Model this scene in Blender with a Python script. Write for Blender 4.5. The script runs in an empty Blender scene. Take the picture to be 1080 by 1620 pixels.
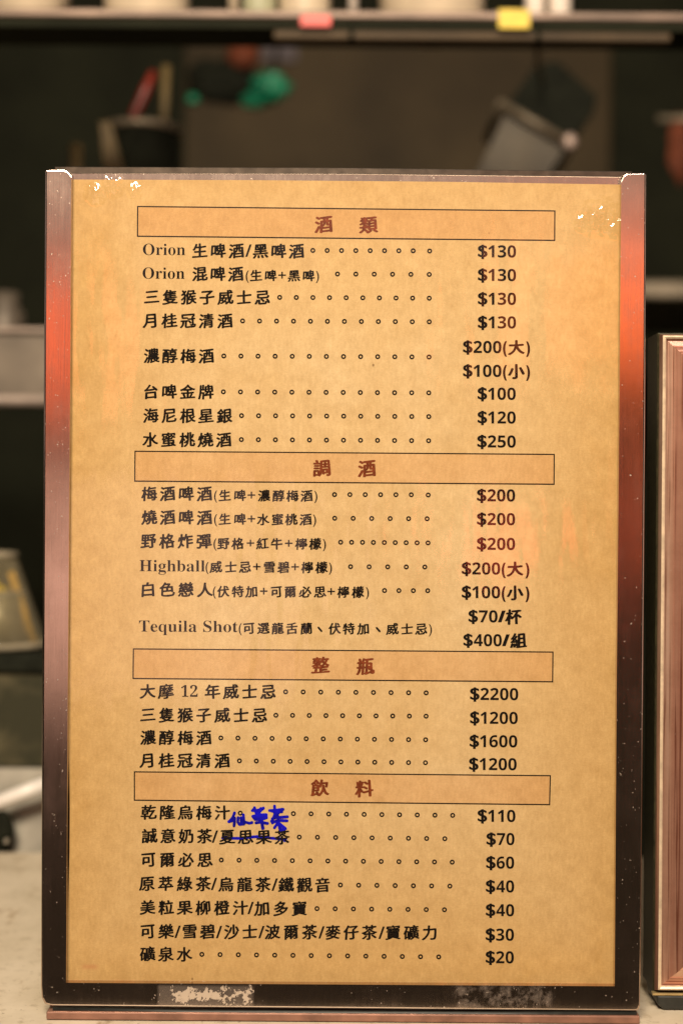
import bpy, bmesh, math, random
from mathutils import Vector, Matrix, noise

random.seed(7)
SC = bpy.context.scene
COL = SC.collection

# ------------------------------------------------------------------ camera
cam = bpy.data.cameras.new('camera')
cam.sensor_fit = 'HORIZONTAL'
cam.sensor_width = 24.0
cam.lens = 50.0
cam.clip_start = 0.02
cam.clip_end = 50.0
cam_o = bpy.data.objects.new('camera', cam)
COL.objects.link(cam_o)
DIST = 0.5436
CAM = Vector((0.0, -DIST, 0.195))
ROLL = 0.0075
cam_o.location = CAM
cam_rot = Matrix.Rotation(math.pi / 2, 3, 'X') @ Matrix.Rotation(ROLL, 3, 'Z')
cam_o.rotation_euler = cam_rot.to_euler()
cam.dof.use_dof = True
cam.dof.focus_distance = DIST
cam.dof.aperture_fstop = 5.2
cam.dof.aperture_blades = 0
SC.camera = cam_o

# ------------------------------------------------------------------ world, exposure
w = bpy.data.worlds.new('World')
SC.world = w
w.use_nodes = True
w.node_tree.nodes['Background'].inputs[0].default_value = (1.0, 0.72, 0.45, 1)
w.node_tree.nodes['Background'].inputs[1].default_value = 0.03
SC.view_settings.view_transform = 'Standard'
SC.view_settings.look = 'None'
SC.view_settings.exposure = 0.0
SC.view_settings.gamma = 1.0
SC.view_settings.use_curve_mapping = False
SC.render.engine = 'CYCLES'
SC.cycles.max_bounces = 8
SC.cycles.transparent_max_bounces = 16
SC.cycles.caustics_reflective = False
SC.cycles.caustics_refractive = False


# ------------------------------------------------------------------ lamps: room light overhead, plus unseen lamps added for reflections and fill
def lamp(name, loc, target, sx, sy, radiance, color):
    li = bpy.data.lights.new(name, 'AREA')
    li.shape = 'RECTANGLE'
    li.size, li.size_y = sx, sy
    li.energy = radiance * math.pi * sx * sy
    li.color = color
    o = bpy.data.objects.new(name, li)
    COL.objects.link(o)
    o.location = loc
    o.rotation_euler = (Vector(target) - Vector(loc)).to_track_quat('-Z', 'Y').to_euler()
    return o


D = -1.50
ZC = CAM.z
lamp('ceiling_lamp', (-0.16, -1.10, 1.10), (0.0, 0.0, 0.2), 0.50, 0.30, 80.0, (1.0, 0.835, 0.625))
lamp('tube_lamp', (0.25, -0.95, 1.15), (0.0, 0.0, 0.25), 0.6, 0.035, 75.0, (1.0, 0.93, 0.92))
lamp('side_highlight_lamp', (1.15, -0.55, 0.30), (0.1, 0, 0.2), 0.85, 0.75, 0.75, (1.0, 0.72, 0.60))  # unseen lamp added so the right bevel shows a pale edge
lamp('side_highlight_lamp', (-1.15, -0.50, 0.50), (-0.1, 0, 0.25), 0.7, 0.5, 0.5, (1.0, 0.75, 0.70))  # unseen counterpart added for the lighter left edge
lamp('red_reflection_lamp', (0.43, D, ZC + 0.30), (0.43, 0, ZC + 0.30), 0.40, 0.17, 2.5, (1.0, 0.165, 0.035))  # unseen, added for the red band reflected in right rail and film
lamp('red_reflection_lamp', (-0.47, D, ZC + 0.245), (-0.47, 0, ZC + 0.245), 0.24, 0.17, 2.5, (1.0, 0.155, 0.055))  # unseen, added for the left rail's red band
lamp('pale_reflection_lamp', (0.0, D - 0.02, ZC + 0.475), (0, 0, ZC + 0.475), 1.3, 0.22, 0.50, (1.0, 0.70, 0.60))  # unseen, added for the pale mauve reflection at the rail tops
lamp('rose_reflection_lamp', (-0.30, D, ZC - 0.11), (-0.30, 0, ZC - 0.11), 0.46, 0.31, 1.15, (1.0, 0.58, 0.46))  # unseen, added for the rosy haze on film and left rail
lamp('rose_reflection_lamp', (0.50, D - 0.01, ZC + 0.005), (0.50, 0, ZC + 0.005), 0.18, 0.17, 0.75, (1.0, 0.17, 0.07))  # unseen, added for the lower red reflection on the right rail
lamp('red_tint_lamp', (0.222, D, ZC - 0.045), (0.222, 0, ZC - 0.045), 0.11, 0.06, 4.5, (1.0, 0.10, 0.05))  # unseen, added to reflect red over a single price
lamp('kitchen_fill_lamp', (0.10, 0.12, 0.95), (0.05, 0.50, 0.5), 0.6, 0.12, 5.0, (1.0, 0.80, 0.58))  # fill lamp added to brighten the shelf dishes and the wall
lamp('kitchen_fill_lamp', (0.32, 0.75, 0.95), (0.22, 1.25, 0.45), 0.4, 0.10, 1.9, (1.0, 0.78, 0.52))  # second added fill, aimed at the back wall


# ------------------------------------------------------------------ pixel of the 1080x1620 photograph -> point on the plane y = Y
def P(px, py, Y=0.0):
    d = cam_rot @ Vector(((px - 540) / 1080 * 24, -(py - 810) / 1080 * 24, -50.0))
    return CAM + d * ((Y - CAM.y) / d.y)


def S(Y):
    return 24 / 50 / 1080 * (DIST + Y)          # metres per pixel at depth Y


# ------------------------------------------------------------------ materials
def nodes_of(name):
    m = bpy.data.materials.new(name)
    m.use_nodes = True
    nt = m.node_tree
    return m, nt, nt.nodes['Principled BSDF']


def N(nt, t, **kw):
    n = nt.nodes.new(t)
    for k, v in kw.items():
        if k.startswith('i_'):
            n.inputs[int(k[2:])].default_value = v
        else:
            setattr(n, k, v)
    return n


def L(nt, a, b):
    nt.links.new(a, b)


def coords(nt, scale=(1, 1, 1), loc=(0, 0, 0)):
    tc = N(nt, 'ShaderNodeTexCoord')
    mp = N(nt, 'ShaderNodeMapping')
    mp.inputs['Scale'].default_value = scale
    mp.inputs['Location'].default_value = loc
    L(nt, tc.outputs['Object'], mp.inputs['Vector'])
    return mp.outputs['Vector']


def noise_tex(nt, vec, scale, detail=3, rough=0.55):
    n = N(nt, 'ShaderNodeTexNoise')
    n.inputs['Scale'].default_value = scale
    n.inputs['Detail'].default_value = detail
    n.inputs['Roughness'].default_value = rough
    L(nt, vec, n.inputs['Vector'])
    return n.outputs['Fac']


def ramp(nt, fac, *stops):
    r = N(nt, 'ShaderNodeValToRGB')
    el = r.color_ramp.elements
    while len(el) < len(stops):
        el.new(0.5)
    for e, (p, c) in zip(el, stops):
        e.position = p
        e.color = (*c, 1) if len(c) == 3 else c
    L(nt, fac, r.inputs['Fac'])
    return r.outputs['Color']


def mix(nt, fac, a, b, mode='MIX'):
    m = N(nt, 'ShaderNodeMix', data_type='RGBA', blend_type=mode)
    for sock, v in ((m.inputs[0], fac), (m.inputs[6], a), (m.inputs[7], b)):
        if hasattr(v, 'links'):
            L(nt, v, sock)
        elif isinstance(v, (int, float)):
            sock.default_value = v
        else:
            sock.default_value = (*v, 1)
    return m.outputs[2]


def math_(nt, op, a, b=None, clamp=False):
    m = N(nt, 'ShaderNodeMath', operation=op, use_clamp=clamp)
    for i, v in enumerate((a, b)):
        if v is None:
            continue
        if hasattr(v, 'links'):
            L(nt, v, m.inputs[i])
        else:
            m.inputs[i].default_value = v
    return m.outputs[0]


def simple(name, col, rough=0.5, metal=0.0, var=0.25, scale=60, coat=0.0, spec=0.5, bump=0.0):
    m, nt, b = nodes_of(name)
    v = coords(nt)
    f = noise_tex(nt, v, scale, 4)
    dark = tuple(c * (1 - var) for c in col)
    lite = tuple(min(1, c * (1 + var)) for c in col)
    L(nt, ramp(nt, f, (0.3, dark), (0.7, lite)), b.inputs['Base Color'])
    b.inputs['Roughness'].default_value = rough
    b.inputs['Metallic'].default_value = metal
    b.inputs['Coat Weight'].default_value = coat
    b.inputs['Specular IOR Level'].default_value = spec
    if bump:
        bp = N(nt, 'ShaderNodeBump')
        bp.inputs['Strength'].default_value = bump
        bp.inputs['Distance'].default_value = 0.001
        L(nt, f, bp.inputs['Height'])
        L(nt, bp.outputs['Normal'], b.inputs['Normal'])
    return m


def box_mask(nt, vec, x0, x1, z0, z1, soft):
    s = N(nt, 'ShaderNodeSeparateXYZ')
    L(nt, vec, s.inputs[0])

    def edge(o, lo, hi):
        r = N(nt, 'ShaderNodeMapRange', interpolation_type='SMOOTHSTEP')
        r.inputs['From Min'].default_value = lo
        r.inputs['From Max'].default_value = hi
        L(nt, o, r.inputs['Value'])
        return r.outputs['Result']
    a = math_(nt, 'MULTIPLY', edge(s.outputs['X'], x0 - soft, x0 + soft), edge(s.outputs['X'], x1 + soft, x1 - soft))
    c = math_(nt, 'MULTIPLY', edge(s.outputs['Z'], z0 - soft, z0 + soft), edge(s.outputs['Z'], z1 + soft, z1 - soft))
    return math_(nt, 'MULTIPLY', a, c)


ROOT = Vector((P(540, 1596).x, 0.004, 0.0))      # foot of the menu board


def local(px, py, Y=0.0):
    return P(px, py, Y) - ROOT


def m_steel_frame():
    """brushed steel of the holder, with dust specks, smears and old tape glue on the bottom rail"""
    m, nt, b = nodes_of('brushed_steel_holder')
    v = coords(nt)
    streak = noise_tex(nt, coords(nt, (1, 1, 0.02)), 2600, 2)
    blot = noise_tex(nt, v, 45, 4)
    base = ramp(nt, blot, (0.3, (0.52, 0.42, 0.35)), (0.7, (0.62, 0.51, 0.43)))
    # specks of dust
    sp = noise_tex(nt, coords(nt, (1, 1, 0.7)), 1150, 1.5)
    area = noise_tex(nt, v, 38, 2)
    spm = ramp(nt, math_(nt, 'ADD', sp, math_(nt, 'MULTIPLY', area, 0.22)), (0.855, (0, 0, 0)), (0.885, (1, 1, 1)))
    # glue left from tape
    a, c = local(272, 1590), local(398, 1562)
    g1 = box_mask(nt, v, a.x, c.x, a.z, c.z, 0.0035)
    gn = math_(nt, 'ADD', noise_tex(nt, v, 420, 4, 0.7), math_(nt, 'MULTIPLY', math_(nt, 'SUBTRACT', g1, 1.0), 0.25))
    glue = ramp(nt, gn, (0.445, (0, 0, 0)), (0.475, (1, 1, 1)))
    a, c = local(250, 1592), local(400, 1561)
    smear = math_(nt, 'MULTIPLY', box_mask(nt, v, a.x, c.x, a.z, c.z, 0.0008), 0.12)
    a, c = local(718, 1596), local(872, 1562)
    g2 = box_mask(nt, v, a.x, c.x, a.z, c.z, 0.0016)
    smear2 = math_(nt, 'MULTIPLY', g2, ramp(nt, noise_tex(nt, v, 210, 5, 0.7), (0.45, (0, 0, 0)), (0.75, (0.30, 0.30, 0.30))))
    dirt = math_(nt, 'MAXIMUM', math_(nt, 'MAXIMUM', glue, smear), math_(nt, 'MAXIMUM', smear2, math_(nt, 'MULTIPLY', spm, 0.5)))
    L(nt, mix(nt, dirt, base, (0.46, 0.37, 0.28)), b.inputs['Base Color'])
    L(nt, math_(nt, 'SUBTRACT', 1.0, dirt, True), b.inputs['Metallic'])
    r = math_(nt, 'ADD', math_(nt, 'MULTIPLY', streak, 0.08), 0.13)
    r = math_(nt, 'ADD', r, math_(nt, 'MULTIPLY', dirt, 0.4))
    smudge = noise_tex(nt, coords(nt, (1, 1, 0.6)), 75, 4, 0.7)
    r = math_(nt, 'ADD', r, ramp(nt, smudge, (0.50, (0, 0, 0)), (0.75, (0.05, 0.05, 0.05))))
    L(nt, r, b.inputs['Roughness'])
    bp = N(nt, 'ShaderNodeBump')
    bp.inputs['Strength'].default_value = 0.06
    bp.inputs['Distance'].default_value = 0.0002
    L(nt, math_(nt, 'ADD', streak, math_(nt, 'MULTIPLY', dirt, 1.5)), bp.inputs['Height'])
    L(nt, bp.outputs['Normal'], b.inputs['Normal'])
    return m


def m_paper(name, tint=(1, 1, 1)):
    m, nt, b = nodes_of(name)
    v = coords(nt)
    cloud = noise_tex(nt, v, 14, 5, 0.6)
    mottle = noise_tex(nt, v, 160, 5, 0.65)
    fibre = noise_tex(nt, coords(nt, (1, 1, 0.35)), 900, 3, 0.6)
    grain = noise_tex(nt, coords(nt, (0.5, 1, 1)), 1900, 2, 0.6)
    c = ramp(nt, cloud, (0.28, (0.65, 0.43, 0.185)), (0.55, (0.71, 0.505, 0.255)), (0.75, (0.74, 0.555, 0.31)))
    # browner, more golden along the margins, in uneven patches
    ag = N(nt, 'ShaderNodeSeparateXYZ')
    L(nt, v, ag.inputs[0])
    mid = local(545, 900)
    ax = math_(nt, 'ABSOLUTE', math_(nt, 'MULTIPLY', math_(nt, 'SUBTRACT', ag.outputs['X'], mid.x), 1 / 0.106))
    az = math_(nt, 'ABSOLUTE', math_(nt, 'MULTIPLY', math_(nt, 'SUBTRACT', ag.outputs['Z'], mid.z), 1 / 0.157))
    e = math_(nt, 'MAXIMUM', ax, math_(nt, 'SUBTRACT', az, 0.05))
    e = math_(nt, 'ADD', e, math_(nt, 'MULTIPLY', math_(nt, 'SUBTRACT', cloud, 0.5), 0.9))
    margin = ramp(nt, e, (0.55, (0, 0, 0)), (1.05, (1, 1, 1)))
    c = mix(nt, math_(nt, 'MULTIPLY', margin, 0.82), c, ramp(nt, noise_tex(nt, v, 55, 4, 0.7), (0.3, (0.55, 0.32, 0.095)), (0.7, (0.64, 0.40, 0.15))))
    c = mix(nt, 0.6, c, ramp(nt, mottle, (0.25, (0.70, 0.65, 0.57)), (0.75, (1.0, 1.0, 1.0))), 'MULTIPLY')
    c = mix(nt, 0.55, c, ramp(nt, fibre, (0.3, (0.80, 0.77, 0.72)), (0.7, (1.0, 1.0, 1.0))), 'MULTIPLY')
    c = mix(nt, 0.5, c, ramp(nt, grain, (0.3, (0.78, 0.76, 0.72)), (0.7, (1.0, 1.0, 1.0))), 'MULTIPLY')
    # tiny dark flecks in the pulp
    vo = N(nt, 'ShaderNodeTexVoronoi', feature='F1')
    vo.inputs['Scale'].default_value = 85
    vo.inputs['Randomness'].default_value = 1.0
    L(nt, coords(nt, (1, 0.001, 0.75)), vo.inputs['Vector'])
    wn = N(nt, 'ShaderNodeTexWhiteNoise', noise_dimensions='3D')
    L(nt, vo.outputs['Position'], wn.inputs['Vector'])
    few = math_(nt, 'GREATER_THAN', wn.outputs['Value'], 0.80)
    dot = ramp(nt, vo.outputs['Distance'], (0.022, (1, 1, 1)), (0.045, (0, 0, 0)))
    c = mix(nt, math_(nt, 'MULTIPLY', math_(nt, 'MULTIPLY', dot, few), 0.7), c, (0.12, 0.06, 0.02))
    # the dry red smudge near the lower left corner
    a, d = local(128, 1536), local(152, 1532)
    sm = math_(nt, 'MULTIPLY', box_mask(nt, v, a.x, d.x, a.z, d.z, 0.0012), 0.45)
    c = mix(nt, sm, c, (0.42, 0.10, 0.05))
    if tint != (1, 1, 1):
        c = mix(nt, 1.0, c, tint, 'MULTIPLY')
    L(nt, c, b.inputs['Base Color'])
    b.inputs['Roughness'].default_value = 0.75
    b.inputs['Specular IOR Level'].default_value = 0.15
    bp = N(nt, 'ShaderNodeBump')
    bp.inputs['Strength'].default_value = 0.12
    bp.inputs['Distance'].default_value = 0.0002
    L(nt, fibre, bp.inputs['Height'])
    L(nt, bp.outputs['Normal'], b.inputs['Normal'])
    return m


def m_film():
    """glossy clear cover; gently wavy, crumpled in the two top corners"""
    m = bpy.data.materials.new('clear_cover_film')
    m.use_nodes = True
    nt = m.node_tree
    nt.nodes.remove(nt.nodes['Principled BSDF'])
    out = nt.nodes['Material Output']
    v = coords(nt)
    wave = noise_tex(nt, coords(nt, (1.8, 1, 0.45)), 26, 2.5)
    fine = noise_tex(nt, coords(nt, (1.2, 1, 1)), 430, 0.5)

    def blob(px, py, r, sx=1.0):
        c = local(px, py)
        mp = N(nt, 'ShaderNodeMapping')
        mp.inputs['Location'].default_value = (-c.x * sx, 0, -c.z)
        mp.inputs['Scale'].default_value = (sx, 0.0, 1)
        L(nt, v, mp.inputs['Vector'])
        ln = N(nt, 'ShaderNodeVectorMath', operation='LENGTH')
        L(nt, mp.outputs['Vector'], ln.inputs[0])
        mr = N(nt, 'ShaderNodeMapRange', interpolation_type='SMOOTHSTEP')
        mr.inputs['From Min'].default_value = r * 1.35
        mr.inputs['From Max'].default_value = 0.0
        L(nt, ln.outputs['Value'], mr.inputs['Value'])
        return mr.outputs['Result']
    crumple = blob(150, 303, 0.0042)
    for a in (blob(176, 287, 0.0050), blob(168, 276, 0.003), blob(212, 298, 0.003), blob(952, 340, 0.0068, 0.75), blob(973, 352, 0.005), blob(925, 348, 0.0038)):
        crumple = math_(nt, 'MAXIMUM', crumple, a)
    h = math_(nt, 'ADD', math_(nt, 'MULTIPLY', wave, 1.1), math_(nt, 'MULTIPLY', math_(nt, 'MULTIPLY', fine, crumple), 1.05))
    bp = N(nt, 'ShaderNodeBump')
    bp.inputs['Strength'].default_value = 1.0
    bp.inputs['Distance'].default_value = 0.0009
    L(nt, h, bp.inputs['Height'])
    gl = N(nt, 'ShaderNodeBsdfGlossy')
    gl.inputs['Roughness'].default_value = 0.085
    gl.inputs['Color'].default_value = (1, 1, 1, 1)
    L(nt, bp.outputs['Normal'], gl.inputs['Normal'])
    tr = N(nt, 'ShaderNodeBsdfTransparent')
    mx = N(nt, 'ShaderNodeMixShader')
    L(nt, math_(nt, 'ADD', math_(nt, 'MULTIPLY', crumple, 0.03), 0.055), mx.inputs['Fac'])
    L(nt, tr.outputs[0], mx.inputs[1])
    L(nt, gl.outputs[0], mx.inputs[2])
    L(nt, mx.outputs[0], out.inputs['Surface'])
    return m


def m_wood(name, axis):
    """rose-toned veneer of the frame, grain running along the rail"""
    m, nt, b = nodes_of(name)
    sc = {'z': (1, 1, 0.012), 'x': (0.012, 1, 1)}[axis]
    g = noise_tex(nt, coords(nt, sc), 1100, 2, 0.5)
    g2 = noise_tex(nt, coords(nt, sc), 230, 2, 0.5)
    c = ramp(nt, g2, (0.30, (0.56, 0.25, 0.17)), (0.5, (0.68, 0.38, 0.265)), (0.72, (0.80, 0.56, 0.42)))
    c = mix(nt, 0.9, c, ramp(nt, g, (0.36, (0.40, 0.24, 0.19)), (0.46, (1, 1, 1))), 'MULTIPLY')
    wear = noise_tex(nt, coords(nt), 70, 4, 0.7)
    c = mix(nt, 0.4, c, ramp(nt, wear, (0.32, (0.62, 0.55, 0.50)), (0.6, (1, 1, 1))), 'MULTIPLY')
    sp = noise_tex(nt, coords(nt), 1500, 1)
    c = mix(nt, math_(nt, 'MULTIPLY', ramp(nt, sp, (0.74, (0, 0, 0)), (0.80, (1, 1, 1))), 0.5), c, (0.7, 0.6, 0.5))
    L(nt, c, b.inputs['Base Color'])
    b.inputs['Roughness'].default_value = 0.30
    b.inputs['Metallic'].default_value = 0.72
    bp = N(nt, 'ShaderNodeBump')
    bp.inputs['Strength'].default_value = 0.3
    bp.inputs['Distance'].default_value = 0.0002
    L(nt, g, bp.inputs['Height'])
    L(nt, bp.outputs['Normal'], b.inputs['Normal'])
    return m


def m_glass(name, col, gloss=0.16):
    m = bpy.data.materials.new(name)
    m.use_nodes = True
    nt = m.node_tree
    nt.nodes.remove(nt.nodes['Principled BSDF'])
    tr = N(nt, 'ShaderNodeBsdfTransparent')
    tr.inputs['Color'].default_value = (*col, 1)
    pr = N(nt, 'ShaderNodeBsdfPrincipled')
    pr.inputs['Base Color'].default_value = (0.42, 0.36, 0.24, 1)
    pr.inputs['Roughness'].default_value = 0.12
    lw = N(nt, 'ShaderNodeLayerWeight')
    lw.inputs['Blend'].default_value = 0.35
    n = noise_tex(nt, coords(nt), 120, 3)
    f = math_(nt, 'ADD', math_(nt, 'MULTIPLY', lw.outputs['Facing'], 0.40), math_(nt, 'MULTIPLY', n, gloss), True)
    mx = N(nt, 'ShaderNodeMixShader')
    L(nt, f, mx.inputs['Fac'])
    L(nt, tr.outputs[0], mx.inputs[1])
    L(nt, pr.outputs[0], mx.inputs[2])
    L(nt, mx.outputs[0], nt.nodes['Material Output'].inputs['Surface'])
    return m


M = {}
M['holder'] = m_steel_frame()
M['plate'] = simple('dull_steel_plate', (0.075, 0.058, 0.045), 0.3, 0.8, 0.4, 160)
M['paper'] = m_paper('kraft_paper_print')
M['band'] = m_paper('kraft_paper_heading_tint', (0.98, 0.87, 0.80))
M['ink'] = simple('black_printing_ink', (0.0075, 0.0055, 0.004), 0.7, var=0.4, scale=500, spec=0.05)
M['rust_ink'] = simple('rust_brown_ink', (0.165, 0.036, 0.012), 0.6, var=0.35, scale=600, spec=0.05)
M['marker'] = simple('blue_marker_ink', (0.005, 0.003, 0.36), 0.6, var=0.5, scale=260, spec=0.08)
M['film'] = m_film()
M['base'] = simple('rosy_reflection_steel', (0.23, 0.115, 0.08), 0.35, 0.3, 0.3, 120)  # rosy reflection of the foot put into its base colour
M['rubber'] = simple('black_rubber', (0.014, 0.015, 0.012), 0.5, var=0.4, scale=300)
M['wood_v'] = m_wood('rose_veneer_upright', 'z')
M['wood_h'] = m_wood('rose_veneer_crosswise', 'x')
M['frame_side'] = simple('dark_olive_lacquer', (0.030, 0.027, 0.013), 0.35, var=0.5, scale=420)
M['bead_highlight'] = simple('cream_bead_highlight', (0.78, 0.62, 0.43), 0.35, 0.3, 0.2, 260)  # highlight along the moulding bead, put in as a cream colour
M['gilt'] = simple('thin_gilt_edge', (0.55, 0.42, 0.20), 0.35, 0.7, 0.2, 200)
M['steel'] = simple('worn_stainless_steel', (0.42, 0.37, 0.29), 0.42, 0.75, 0.4, 30, bump=0.05)
M['steel_dark'] = simple('dim_stainless_steel', (0.25, 0.21, 0.15), 0.45, 0.6, 0.4, 18)
M['wall_dark'] = simple('dark_kitchen_wall', (0.0165, 0.0175, 0.0095), 0.7, 0.0, 0.35, 9, spec=0.08)
M['splash'] = simple('brown_backsplash_steel', (0.056, 0.039, 0.018), 0.6, 0.0, 0.45, 5, spec=0.15)
M['black'] = simple('black_plastic', (0.0125, 0.0135, 0.009), 0.75, var=0.3, scale=120, spec=0.06)
M['lip'] = simple('smoky_rose_steel', (0.20, 0.14, 0.105), 0.5, 0.3, 0.45, 14)
M['trim'] = simple('brown_lacquered_steel', (0.070, 0.045, 0.020), 0.7, 0.0, 0.35, 16)
M['ledge'] = simple('smoky_stainless_steel', (0.145, 0.118, 0.088), 0.5, 0.3, 0.4, 22)
M['bead'] = simple('bright_steel_bead', (0.34, 0.27, 0.22), 0.4, 0.3, 0.3, 30)
M['pan'] = simple('dull_pan_steel', (0.058, 0.045, 0.026), 0.55, 0.2, 0.4, 25)
M['pan_rim'] = simple('pan_rim_steel', (0.15, 0.12, 0.08), 0.45, 0.3, 0.3, 30)
M['pan_clip'] = simple('pan_clip_steel', (0.40, 0.30, 0.25), 0.4, 0.3, 0.2, 60)
M['cream'] = simple('cream_melamine', (0.62, 0.50, 0.35), 0.4, var=0.1, scale=50)
M['cream_green'] = simple('greenish_cream_glaze', (0.42, 0.42, 0.27), 0.35, var=0.12, scale=50)
M['white'] = simple('warm_white_china', (0.72, 0.62, 0.52), 0.3, var=0.06, scale=60)
M['red_tag'] = simple('coral_red_tape', (0.75, 0.10, 0.08), 0.5, var=0.12, scale=90)
M['yellow_tag'] = simple('yellow_tape', (0.72, 0.52, 0.04), 0.5, var=0.15, scale=120)
M['red'] = simple('red_plastic', (0.17, 0.018, 0.009), 0.4, var=0.25, scale=80)
M['green'] = simple('emerald_plastic_film', (0.004, 0.17, 0.085), 0.3, var=0.5, scale=40, bump=0.3)
M['orange'] = simple('burnt_orange_cloth', (0.13, 0.026, 0.005), 0.8, var=0.3, scale=60)
M['violet'] = simple('greyish_violet_paper', (0.10, 0.082, 0.09), 0.7, var=0.2, scale=30)
M['olive_wood'] = simple('olive_brown_wood', (0.12, 0.082, 0.028), 0.6, var=0.3, scale=60)
M['amber_streak'] = simple('amber_refraction', (0.62, 0.36, 0.05), 0.45, var=0.3, scale=100)  # amber of the light refracted in the tub's edge, as a colour
M['clear'] = m_glass('clear_plastic', (0.93, 0.92, 0.84))
M['rim_highlight'] = simple('pale_highlight_ring', (0.26, 0.22, 0.15), 0.12, var=0.5, scale=60)  # pale colour standing in for highlights on the clear plastic
M['white_plastic'] = simple('white_plastic', (0.78, 0.74, 0.70), 0.3, var=0.05, scale=60)


def m_stone():
    m, nt, b = nodes_of('beige_stone_counter')
    v = coords(nt)
    c = ramp(nt, noise_tex(nt, v, 24, 6, 0.65), (0.3, (0.50, 0.42, 0.30)), (0.55, (0.64, 0.55, 0.42)), (0.75, (0.70, 0.61, 0.48)))
    c = mix(nt, 0.6, c, ramp(nt, noise_tex(nt, v, 180, 4, 0.7), (0.30, (0.55, 0.5, 0.42)), (0.45, (1, 1, 1))), 'MULTIPLY')
    c = mix(nt, 0.7, c, ramp(nt, noise_tex(nt, v, 420, 2, 0.6), (0.27, (0.3, 0.25, 0.2)), (0.33, (1, 1, 1))), 'MULTIPLY')
    c = mix(nt, 0.8, c, ramp(nt, noise_tex(nt, coords(nt, (1, 0.5, 1)), 60, 5, 0.7), (0.34, (0.55, 0.46, 0.34)), (0.42, (1, 1, 1))), 'MULTIPLY')
    L(nt, c, b.inputs['Base Color'])
    b.inputs['Roughness'].default_value = 0.38
    return m


M['stone'] = m_stone()
m, nt, b = nodes_of('stained_basin_steel')
c = ramp(nt, noise_tex(nt, coords(nt), 13, 4, 0.6), (0.40, (0.030, 0.030, 0.014)), (0.50, (0.11, 0.095, 0.05)), (0.60, (0.26, 0.21, 0.15)))
L(nt, c, b.inputs['Base Color'])
b.inputs['Roughness'].default_value = 0.4
b.inputs['Metallic'].default_value = 0.2
M['basin'] = m
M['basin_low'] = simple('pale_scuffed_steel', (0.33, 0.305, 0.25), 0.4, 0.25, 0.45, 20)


# ------------------------------------------------------------------ object helpers
def tag(o, label, cat, group=None):
    o['label'] = label
    o['category'] = cat
    if group:
        o['group'] = group
    return o


def struct(o):
    o['kind'] = 'structure'
    return o


def thing(name, label, cat, loc, group=None):
    o = bpy.data.objects.new(name, None)
    o.empty_display_size = 0.02
    COL.objects.link(o)
    o.location = loc
    return tag(o, label, cat, group)


def obj(name, bm, mats, parent=None, origin=None, smooth=False):
    """one mesh object; vertices are given in world space, `origin` is the object's (or its parent thing's) own place"""
    if not isinstance(mats, (list, tuple)):
        mats = [mats]
    org = Vector(origin) if origin is not None else Vector((0, 0, 0))
    me = bpy.data.meshes.new(name)
    if isinstance(bm, tuple):
        me.from_pydata([Vector(v) - org for v in bm[0]], [], bm[1])
        if len(bm) > 2:
            me.polygons.foreach_set('material_index', bm[2])
    else:
        bmesh.ops.translate(bm, verts=bm.verts, vec=-org)
        bm.to_mesh(me)
        bm.free()
    if smooth:
        me.polygons.foreach_set('use_smooth', [True] * len(me.polygons))
    for m in mats:
        me.materials.append(m)
    o = bpy.data.objects.new(name, me)
    COL.objects.link(o)
    if parent is not None:
        o.parent = parent
    else:
        o.location = org
    return o


def bevel(bm, off, seg=2, edges=None):
    bmesh.ops.bevel(bm, geom=list(edges if edges is not None else bm.edges), offset=off, segments=seg, profile=0.5, affect='EDGES', clamp_overlap=True)


def box(x0, x1, y0, y1, z0, z1, bev=0.0, seg=2, bm=None):
    b = bmesh.new()
    bmesh.ops.create_cube(b, size=1)
    for v in b.verts:
        v.co = Vector((x0 + (v.co.x + .5) * (x1 - x0), y0 + (v.co.y + .5) * (y1 - y0), z0 + (v.co.z + .5) * (z1 - z0)))
    if bev:
        bevel(b, bev, seg)
    if bm is not None:
        return join(bm, b)
    return b


def join(a, b):
    me = bpy.data.meshes.new('tmp')
    b.to_mesh(me)
    b.free()
    a.from_mesh(me)
    bpy.data.meshes.remove(me)
    return a


def prism(pts, y0, y1, bev=0.0, seg=2):
    """polygon of world (x, z) points extruded from y0 (front) to y1"""
    bm = bmesh.new()
    f = [bm.verts.new((x, y0, z)) for x, z in pts]
    k = [bm.verts.new((x, y1, z)) for x, z in pts]
    bm.faces.new(f)
    bm.faces.new(k[::-1])
    n = len(pts)
    for i in range(n):
        j = (i + 1) % n
        bm.faces.new((f[j], f[i], k[i], k[j]))
    bmesh.ops.recalc_face_normals(bm, faces=bm.faces)
    if bev:
        fs = set(f)
        bevel(bm, bev, seg, [e for e in bm.edges if e.verts[0] in fs and e.verts[1] in fs])
    return bm


def lathe(c, prof, seg=40, mat=None):
    """(radius, height) profile turned about the vertical through c; mat = optional rotation about c"""
    bm = bmesh.new()
    rings = []
    for r, z in prof:
        if r < 1e-6:
            rings.append([bm.verts.new((0, 0, z))])
        else:
            rings.append([bm.verts.new((r * math.cos(2 * math.pi * i / seg), r * math.sin(2 * math.pi * i / seg), z)) for i in range(seg)])
    for a, b in zip(rings, rings[1:]):
        for i in range(seg):
            j = (i + 1) % seg
            if len(a) == 1 and len(b) > 1:
                bm.faces.new((a[0], b[i], b[j]))
            elif len(b) == 1 and len(a) > 1:
                bm.faces.new((a[i], a[j], b[0]))
            elif len(a) > 1:
                bm.faces.new((a[i], a[j], b[j], b[i]))
    bmesh.ops.recalc_face_normals(bm, faces=bm.faces)
    if mat is not None:
        bmesh.ops.transform(bm, matrix=mat.to_4x4(), verts=bm.verts)
    bmesh.ops.translate(bm, verts=bm.verts, vec=Vector(c))
    return bm


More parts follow.
